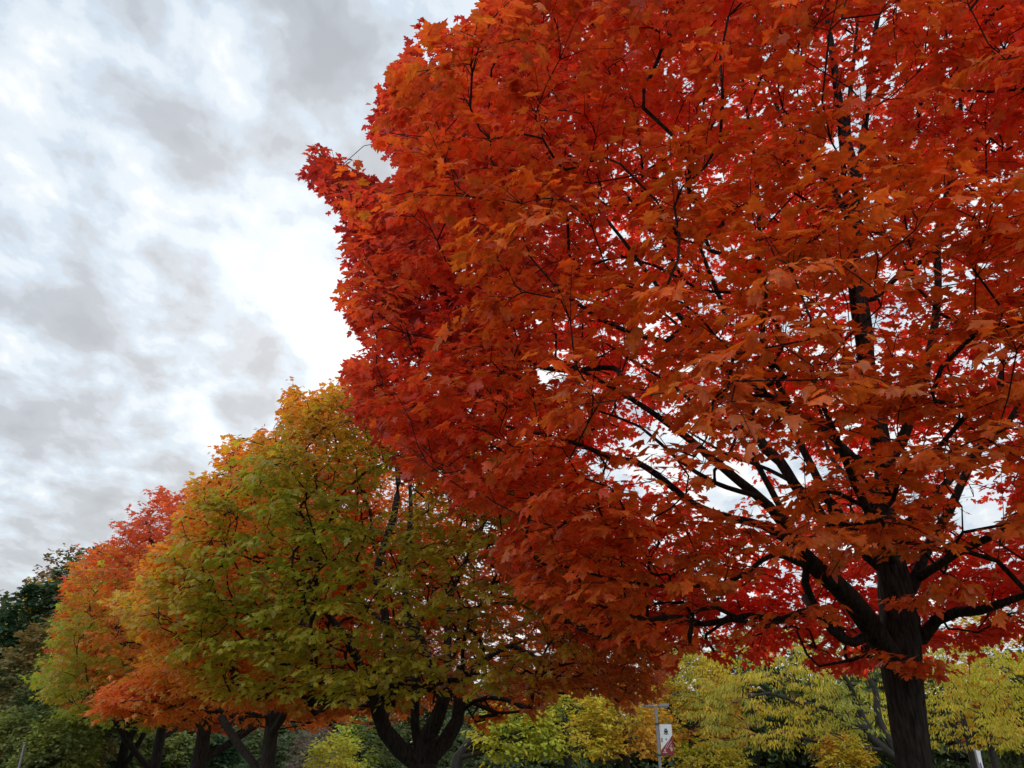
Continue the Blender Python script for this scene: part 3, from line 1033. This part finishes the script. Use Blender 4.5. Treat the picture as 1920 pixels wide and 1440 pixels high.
# the rest of the row
ROW = 'maples planted in a row'
pC = P(500, 1440, 21.0)
poly_c = [(120, 1360), (175, 1330), (190, 1290), (250, 1262), (285, 1200), (215, 1150), (180, 1125), (220, 1105), (270, 1080), (310, 1020), (370, 960), (480, 880), (700, 860), (900, 1000), (900, 1300), (700, 1360), (600, 1350), (560, 1330), (480, 1345),
          (400, 1335), (330, 1345), (290, 1352), (262, 1330), (235, 1345), (215, 1345), (200, 1345)]
def low_bough_c(rng):
    n = 130
    t = rng.random(n)
    base = np.array([P(205 + 190 * u, 1318 - 55 * u, 18.5 + 1.0 * u) for u in t])
    return base + rng.normal(0, 1, (n, 3)) * np.stack([.15 + .1 * t, .5 + 0 * t, .12 + .22 * t], -1)
make_tree((pC[0], 21.0), 9.6, 5.0, 2.9,
          [(P(215, 1315, 18.5), 1.5, ORED), (P(300, 1300, 18.8), 1.6, ORED), (P(250, 1130, 20), .9, OR), (P(330, 1180, 18), 1.5, GRY), (P(400, 1060, 19), 1.4, OR), (P(340, 1000, 20), 1.2, OR),
           (P(450, 1250, 17), 2.0, OR), (P(600, 1200, 21), 3.0, ORD), (P(330, 1230, 18), 1.4, GRY), (P(270, 1200, 19), 1.2, YG), (P(380, 1130, 17), 1.4, GRY), (P(540, 1300, 20), 1.8, OR)],
          'orange and yellow green maple with grey twin trunks and a bright orange low bough', group=ROW, n=1700, per=22, spray=0.55, size=0.14, tpl='low', seed=33,
          poly=poly_c, more=low_bough_c, trunk_r=0.19, bark=BARK_GREY, jitter=0.3, step=0.5, fork_z=1.5, forks=6, min_r=0.006)
pD = P(372, 1440, 28.0)
poly_d = [(60, 1300), (100, 1200), (130, 1090), (140, 1050), (150, 1035), (170, 1042), (190, 1015), (215, 1010), (222, 975), (250, 955), (268, 965), (285, 930), (310, 922), (330, 930), (350, 922), (450, 900), (700, 1000),
          (700, 1350), (400, 1370), (200, 1350)]
make_tree((pD[0], 28.0), 11.8, 6.2, 3.0,
          [(P(300, 950, 27), 3.2, RD), (P(260, 1000, 30), 2.8, RD), (P(230, 1020, 26), 2.0, RD), (P(170, 1060, 27), 1.3, ORED), (P(330, 1040, 24), 1.8, RD), (P(300, 1080, 24), 1.0, ORED), (P(200, 1130, 25), 1.4, GRY), (P(270, 1130, 24), 1.2, OR),
           (P(300, 1250, 24), 2.5, OR), (P(180, 1220, 25), 2.0, GR)],
          'maple with a deep red top and nearly black trunk, behind the orange tree', group=ROW, n=3000, per=22, spray=0.6, size=0.16, tpl='low', seed=44,
          poly=poly_d, trunk_r=0.24, jitter=0.3, step=0.6, fork_z=1.9, forks=6, min_r=0.008)
pE = P(290, 1440, 35.0)
poly_e = [(48, 1270), (75, 1250), (95, 1210), (85, 1175), (110, 1150), (125, 1090), (160, 1050), (400, 1000), (500, 1300), (300, 1370), (180, 1350), (140, 1345), (105, 1330), (120, 1310), (75, 1300)]
make_tree((pE[0], 35.0), 10.5, 6.0, 3.1,
          [(P(100, 1190, 35), .9, ORED), (P(60, 1270, 35), .8, OR), (P(130, 1250, 33), 3.0, GR), (P(200, 1180, 31), 1.4, GRY), (P(160, 1320, 33), 1.4, GR), (P(180, 1100, 33), 1.8, GR)],
          'mostly green maple with two small orange tips at the left end of the row', group=ROW, n=1500, per=18, spray=0.7, size=0.20, tpl='low', seed=55,
          poly=poly_e, trunk_r=0.22, jitter=0.3, step=0.7, fork_z=1.6, forks=5, min_r=0.01)
for px, Y, h, lab, sd in ((226, 42.0, 9.0, 'dark green maple, second to last trunk at the left end of the row', 66), (182, 49.0, 9.0, 'dark green maple, farthest trunk at the left end of the row', 77)):
    q = P(px, 1440, Y)
    make_tree((q[0], Y), h, 3.8, 3.9, [(q + np.array([0, 0, 5.0]), 4, MG), (q + np.array([3, 0, 4.0]), 3, DG2)], lab, group=ROW, n=600, per=16, spray=0.8, size=0.26, tpl='clump', seed=sd,
              trunk_r=0.24, jitter=0.3, step=0.8, fork_z=1.6, forks=4, min_r=0.012, mat=LEAF_FAR)

# ---------------------------------------------------------------- trees beyond the lawn
def limbs_locust(sk):
    Y = 47.0
    g = P(1482, 1440, Y)[0] + 6.1
    ids = sk.polyline([(g, Y, -.15), (g, Y, 1.0), (g - .1, Y, 2.2)], [.42, .34, .30], 0, step=0.4)
    s = ids[-1]
    a = sk.polyline([P(1632, 1380, Y), P(1612, 1330, Y), P(1590, 1280, Y - 1), P(1560, 1235, Y - 1.5)], [.22, .17, .12, .07, .03], 0, start=s, step=0.5)
    sk.polyline([P(1575, 1345, Y - 1.2), P(1540, 1325, Y - 2), P(1500, 1318, Y - 2.5), P(1440, 1300, Y - 3), P(1400, 1310, Y - 3)], [.14, .12, .10, .07, .03], 0, start=a[5], step=0.5)
    sk.polyline([P(1648, 1350, Y), P(1640, 1290, Y), P(1600, 1240, Y), P(1580, 1200, Y)], [.2, .15, .10, .04], 0, start=s, step=0.5)
    sk.polyline([P(1540, 1300, Y + 1.5), P(1440, 1250, Y + 2), P(1390, 1240, Y + 2)], [.10, .07, .03], 0, start=a[8], step=0.5)
    sk.polyline([P(1530, 1390, Y - 1), P(1470, 1375, Y - 1), P(1400, 1380, Y - 1)], [.10, .06, .03], 0, start=a[2], step=0.5)

def far_tree(px, top_py, Y, rad_px, zb, cols, label, name='tree', n=260, size=0.3, tpl='clump', seed=1, group='trees beyond the lawn', bark=BARK_GREY, **kw):
    q = P(px, 1440, Y)
    top = P(px, top_py, Y)
    rr = rad_px / FPX * Y * 1.07
    blobs = []
    rg = np.random.default_rng(seed + 900)
    for c in cols:
        for k in range(3):
            blobs.append((np.array([q[0] + rg.uniform(-.8, .8) * rr, Y - rg.uniform(.2, .9) * rr, zb + rg.uniform(.05, .95) * (top[2] - zb)]), rr * .45, c))
    kw.setdefault('droop', 0.5)
    return make_tree((q[0] + kw.pop('tx', 0.0), Y), top[2], rr, zb, blobs, label, name=name, group=group, n=n, size=size, tpl=tpl, seed=seed, bark=bark, mat=LEAF_FAR,
                     jitter=kw.pop('jitter', 0.5), per=kw.pop('per', 16), spray=kw.pop('spray', 0.8), step=0.8, min_r=kw.pop('min_r', 0.015), trunk_r=kw.pop('trunk_r', 0.2), extra=2,
                     inner=0.3, tip=0.01, **kw)

far_tree(1482, 1190, 47, 150, 3.0, [YL, YG, MG, YL2], 'yellow green locust with hanging leaves and grey forked trunk, left of the big trunk', 'locust_tree', n=420, size=0.22, tpl='strip', seed=101, lump=0.9, freq=0.5, limbs=limbs_locust,
         hang=0.55, tx=6.1, offset=(-6.1, 0), fork_z=2.6, group='yellow locust trees', trunk_r=0.26, per=26)
far_tree(1828, 1215, 50, 105, 3.0, [YL, YL, YG, YL2], 'yellow locust with drooping foliage, right of the big trunk', 'locust_tree', n=420, size=0.22, tpl='strip', seed=102, lump=0.8, freq=0.5, hang=0.55, group='yellow locust trees', per=26)
far_tree(1925, 1150, 62, 75, 3.0, [YL2, YG], 'tall pale yellow tree cut by the right edge, behind the locust', n=350, size=0.26, seed=103)
far_tree(1868, 1235, 56, 34, 3.2, [OY, OR, OY], 'narrow orange maple peeping out on the right side of the yellow locust', 'maple_tree', n=150, size=0.2, seed=113, lump=0.6)
far_tree(1300, 1218, 56, 92, 2.8, [YL2, OY, OY, YG], 'golden orange tree standing behind the lamp post with the banner', n=420, size=0.24, seed=104, lump=0.7, freq=0.6)
far_tree(1420, 1190, 66, 60, 3.0, [DG2, DG], 'dark green tree between the golden tree and the yellow locust', n=420, size=0.3, seed=105)
far_tree(1590, 1165, 68, 85, 3.0, [DG2, DG, BR], 'dark green tree filling the gap behind the big trunk and the locusts', n=520, size=0.3, seed=116)
far_tree(1340, 1195, 74, 80, 2.5, [DG2, DG, BR], 'dark tree rising behind the golden orange tree', n=420, size=0.32, seed=115)
far_tree(1175, 1318, 50, 70, 2.6, [YL2, YG, OY], 'low golden yellow tree just left of the lamp post', n=260, size=0.19, seed=106, lump=0.7, freq=0.6)
far_tree(1065, 1300, 48, 75, 2.5, [YG, GRY, YL2, GR], 'small yellow green tree below the brown underside of the second maple', n=260, size=0.19, seed=107, lump=0.7, freq=0.6)
far_tree(965, 1325, 46, 62, 2.6, [GRY, GR, YG], 'small greener tree right of the low forked trunk', n=240, size=0.2, seed=108, lump=0.7, freq=0.6, tx=-3.0, offset=(3.0, 0), trunk_r=0.28)
far_tree(1330, 1398, 52, 55, 0.5, [YL2, GRY, YG], 'bushy yellow shrub right of the lamp post', 'shrub', n=220, size=0.18, seed=109, trunk_r=0.06, group='shrubs along the wood edge')
far_tree(1585, 1388, 46, 34, 0.4, [YL2, GRY, OY], 'low orange and yellow shrub beside the grey locust trunk', 'shrub', n=220, size=0.18, seed=110, trunk_r=0.06, group='shrubs along the wood edge')
far_tree(1905, 1230, 64, 50, 1.0, [DG, DG2], 'dark green conifer at the right edge', 'conifer_tree', n=420, size=0.3, tpl='strip', seed=112, peak=0.1)
far_tree(625, 1392, 40, 30, 0.3, [GRY, YG], 'pale yellow green bush left of the low forked trunk', 'shrub', n=220, size=0.15, seed=120, trunk_r=0.06, group='shrubs along the wood edge')
far_tree(590, 1372, 44, 34, 0.4, [(0.20, 0.13, 0.11), (0.26, 0.19, 0.16)], 'feathery greyish pink bush between the grey twin trunks and the forked trunk', 'shrub', n=260, size=0.16, tpl='strip', seed=121, trunk_r=0.05, group='shrubs along the wood edge')
# left
far_tree(25, 1032, 78, 60, 6.0, [BR, (0.17, 0.07, 0.03)], 'thin brown topped tree at the far left, tallest on the skyline', n=360, size=0.34, seed=130, per=12)
far_tree(95, 1038, 64, 90, 4.0, [DG, DG2, DG], 'tall dark green tree on the left skyline', n=900, size=0.34, seed=131)
far_tree(5, 1105, 58, 70, 3.0, [DG, (0.03, 0.075, 0.03)], 'dark bluish green tree low on the left edge', n=700, size=0.32, seed=132)
far_tree(-10, 1095, 62, 28, 8.0, [YL2, OY], 'small patch of golden foliage at the left edge', n=120, size=0.28, seed=138)
far_tree(95, 1120, 54, 55, 3.0, [BR, DG2, GRY], 'dull olive brown tree in front of the dark skyline tree', n=420, size=0.26, seed=133)
far_tree(35, 1180, 48, 68, 2.0, [BR, (0.22, 0.13, 0.03), DG2], 'brownish thinning tree at the left edge', n=520, size=0.22, seed=134)
far_tree(90, 1265, 45, 72, 1.2, [DG2, BR, DG], 'grey green tree under the leftmost maple', n=520, size=0.22, seed=135)
far_tree(25, 1340, 40, 62, 0.8, [MG, DG2, DG2], 'light green bushy tree in the lower left corner', n=420, size=0.18, seed=136)
far_tree(100, 1350, 38, 48, 0.6, [MG, MG, DG2], 'yellow green bush beside the thin pale pole', 'shrub', n=300, size=0.17, seed=137, trunk_r=0.07, group='shrubs along the wood edge')
shr = [(190, 1395, 52, 40, 'low bluish green bush behind the farthest maple trunks', [DG2, (0.04, 0.09, 0.05)]), (262, 1385, 56, 36, 'olive bush seen between the far maple trunks', [MG, DG2]),
       (325, 1388, 56, 34, 'dull green bush seen between two slanting dark trunks', [DG2, MG]), (410, 1392, 50, 26, 'rounded dark green bush between the black trunk and the grey trunks', [(0.05, 0.11, 0.05), DG2]),
       (455, 1375, 60, 46, 'dark bush left of the grey twin trunks', [DG, DG2]), (560, 1385, 60, 50, 'dark bush behind the grey twin trunks', [DG, DG2]), (690, 1345, 62, 60, 'dark green tree seen through the forked trunk', [DG2, GR, DG]),
       (890, 1340, 66, 80, 'dark green tree right behind the forked trunk', [DG, DG2])]
for i, (px, top, Y, r, lab, cs) in enumerate(shr):
    far_tree(px, top, Y, r, 0.4, cs, lab, 'shrub', n=260, size=0.24, seed=150 + i, trunk_r=0.08, group='shrubs along the wood edge')

# the dark wood that closes the view
def build_wood():
    rng = np.random.default_rng(5)
    n = 70
    V, D = [], []
    g = Geo()
    for k in range(n):
        a = R(-48 + 96 * (k + rng.random()) / n)
        d = 88 + 22 * rng.random()
        x, y = d * math.sin(a), d * math.cos(a)
        h = 8.5 + 3.5 * rng.random() + (5 if a < R(-25) else 0)
        g.tube([(x, y, 0), (x + rng.normal(0, .3), y, h * .5), (x, y, h * .9)], [.3, .2, .05], 6)
        p = ellipsoid_targets(500, (x, y), 0.2, h, 5.0, rng, 200 + k, inner=0.5, peak=0.3, low=0.8)
        p = p[p[:, 1] < y + 3.0]
        V.append(p)
        D.append(norm(p - np.array([x, y, h * .3])))
    E, D = np.concatenate(V), np.concatenate(D)
    B, A, Nn, tw = sprays(E, D, rng, per=8, length=1.1, droop=0.5)
    k = len(B)
    cols = np.array([DG, DG2, (0.045, 0.06, 0.02), (0.08, 0.085, 0.02)])
    ix = (vnoise(B, 0.15, 9) * 3.999).astype(int)
    col = cols[ix] * np.exp(rng.normal(0, 0.2, k))[:, None]
    o = leaves_mesh([('clump', B, A, Nn, rng.uniform(.35, .75, k), col, fold_values(k, rng))], 'woods', LEAF_FAR, None)
    tag(o, 'dark green wood closing the view behind the lawn', 'wood', kind='stuff')
    g.build('woods_trunks', BARK, o, smooth=True)
build_wood()

# ---------------------------------------------------------------- street furniture
METAL = plain_material('grey_painted_metal', (0.19, 0.185, 0.185), 0.5, 0.2)
DARKM = plain_material('dark_metal', (0.03, 0.03, 0.03), 0.5, 0.3)
WHITE = plain_material('banner_white', (0.62, 0.62, 0.62), 0.8, 0, 0.05)
MAROON = plain_material('banner_maroon', (0.20, 0.012, 0.016), 0.8, 0, 0.1)
BLACK = plain_material('print_black', (0.02, 0.02, 0.022), 0.8, 0, 0.1)
GREYP = plain_material('print_grey', (0.16, 0.16, 0.17), 0.8, 0, 0.1)
PALE = plain_material('print_pink', (0.42, 0.28, 0.27), 0.8, 0, 0.05)
PURPLE = plain_material('banner_purple', (0.16, 0.06, 0.26), 0.8, 0, 0.1)
LENS = plain_material('lamp_lens', (0.42, 0.42, 0.40), 0.3, 0, 0.05)

def bevel(o, w):
    m = o.modifiers.new('bevel', 'BEVEL')
    m.width = w
    m.segments = 2
    m.limit_method = 'ANGLE'
    return o

def flat(parent, name, mat, polys, y, th=0.004):
    """printed shapes standing th proud of the cloth"""
    g = Geo()
    for poly in polys:
        k = len(poly)
        a = [(x, y, z) for x, z in poly]
        b = [(x, y - th, z) for x, z in poly]
        g.add(a + b, np.array([[i, (i + 1) % k, k + (i + 1) % k, k + i] for i in range(k)]))
        g.add(b, np.array([list(range(k))]))
    return g.build(name, mat, parent)

def disc(cx, cz, r, k=12, sx=1.0):
    return [(cx + r * sx * math.cos(6.2832 * i / k), cz + r * math.sin(6.2832 * i / k)) for i in range(k)]

def lamp_post():
    Y = 44.0
    top = P(1229, 1322, Y)
    bot = P(1238, 1440, Y)
    x, z = top[0], top[2]
    root = empty('street_lamp', (x, Y, 0), 'grey double headed lamp post carrying a white and maroon banner', 'street lamp')
    g = Geo()
    g.box((0, 0, (z - .15) / 2), (.14, .14, z - .15))
    bevel(g.build('pole', METAL, root), .015)
    g = Geo()
    g.box((0, 0, .06), (.34, .34, .12))
    bevel(g.build('base_plate', METAL, root), .01)
    g = Geo()
    g.box((0, 0, z - .08), (.32, .12, .09))
    bevel(g.build('arm', METAL, root), .01)
    for s in (-1, 1):
        g = Geo()
        g.box((s * .40, 0, z - .02), (.54, .30, .16))
        h = bevel(g.build('lamp_head', METAL, root), .03)
        g = Geo()
        g.box((s * .40, 0, z - .1095), (.40, .22, .015))
        g.build('lens', LENS, h)
    # banner
    zt, zb = P(1250, 1358, Y)[2], P(1250, 1415, Y)[2]
    br = empty('banner', (x + .12, Y - .01, zb), 'small upright banner, white above maroon stripes with a dark emblem, hung on the lamp post', 'banner')
    H = zt - zb
    W = .62
    g = Geo()
    n = 10
    for j in range(1):
        g.box((W / 2, 0, H / 2), (W, .012, H))
    g.build('cloth', WHITE, br)
    yf = -.006
    flat(br, 'maroon_field', MAROON, [[(0, 0), (W, 0), (W, H * .64), (W * .93, H * .60), (W * .03, H * .16), (0, H * .13)]], yf)
    st = []
    for k, (a, b, c) in enumerate(((.30, .88, .56), (.42, .93, .44), (.62, .95, .34))):
        z0, z1 = H * (.17 + .02 * k), H * c
        st.append([(W * a, H * .20), (W * (a + .06), H * .20), (W * b, z1), (W * (b - .07), z1)])
    flat(br, 'stripe', PALE, st + [disc(W * .30, H * .14, .07, sx=.8), disc(W * .84, H * .18, .11, sx=.55), [(W * .12, H * .055), (W * .48, H * .055), (W * .48, H * .085), (W * .12, H * .085)]], yf - .004)
    em = [[(W * .36, H * .80), (W * .42, H * .855), (W * .58, H * .855), (W * .64, H * .80), (W * .56, H * .815), (W * .44, H * .815)],
          disc(W * .41, H * .775, .045), disc(W * .59, H * .775, .045), [(W * .45, H * .79), (W * .55, H * .79), (W * .55, H * .73), (W * .45, H * .73)],
          [(W * .34, H * .745), (W * .66, H * .745), (W * .64, H * .720), (W * .36, H * .720)],
          [(W * .40, H * .72), (W * .46, H * .72), (W * .36, H * .655), (W * .28, H * .655)], [(W * .54, H * .72), (W * .60, H * .72), (W * .72, H * .655), (W * .64, H * .655)],
          [(W * .46, H * .71), (W * .54, H * .71), (W * .57, H * .65), (W * .43, H * .65)]]
    flat(br, 'emblem', BLACK, em, yf)
    flat(br, 'small_mark', GREYP, [[(W * .06, H * .40), (W * .17, H * .40), (W * .17, H * .55), (W * .06, H * .55)]], yf)
    flat(br, 'round_mark', BLACK, [disc(W * .47, H * .50, .045, sx=.7)], yf)
    for zz in (H + .02, -.02):
        g = Geo()
        g.tube([(-.12, .02, zz), (W + .02, 0, zz)], [.016, .016], 8)
        g.box((-.12, .0, zz), (.21, .21, .07))
        g.build('bracket', DARKM, br, smooth=False)
lamp_post()

def purple_banner():
    Y = 43.0
    q = P(1828, 1408, Y)
    root = empty('banner_post', (q[0], Y, 0), 'short pale post with a scuffed white and purple pennant, right of the big trunk', 'banner post')
    g = Geo()
    g.tube([(0, 0, 0), (0, 0, q[2] + .1)], [.05, .045], 10)
    g.build('pole', METAL, root, smooth=True)
    g = Geo()
    z = q[2]
    rows = []
    for i in range(6):
        t = i / 5
        w = .22 - .08 * t
        rows += [(.05, -.02 * math.sin(5 * t), z + .05 - 1.3 * t), (.05 + w, .03 * math.sin(6 * t), z - 1.3 * t)]
    rows2 = [(a, b + .012, c) for a, b, c in rows]
    g.add(rows, [(2 * i, 2 * i + 1, 2 * i + 3, 2 * i + 2) for i in range(5)])
    g.add(rows2, [(2 * i + 2, 2 * i + 3, 2 * i + 1, 2 * i) for i in range(5)])
    c = g.build('cloth', WHITE, root)
    flat(root, 'purple_stripe', PURPLE, [[(.07, z - .55), (.13, z - .50), (.16, z - 1.2), (.08, z - 1.2)]], -.045)
purple_banner()

def pale_pole():
    Y = 36.0
    q = P(47, 1394, Y)
    root = empty('pole', (q[0], Y, 0), 'thin pale upright pole in front of the bushes at the lower left', 'pole')
    g = Geo()
    g.tube([(0, 0, 0), (0, 0, 1.0), (0, 0, q[2])], [.065, .06, .05], 10)
    g.build('shaft', METAL, root, smooth=True)
    g = Geo()
    g.box((0, 0, q[2] + .02), (.14, .14, .04))
    bevel(g.build('cap', METAL, root), .008)
    g = Geo()
    g.box((0, 0, .04), (.25, .25, .08))
    bevel(g.build('base_plate', METAL, root), .008)
pale_pole()
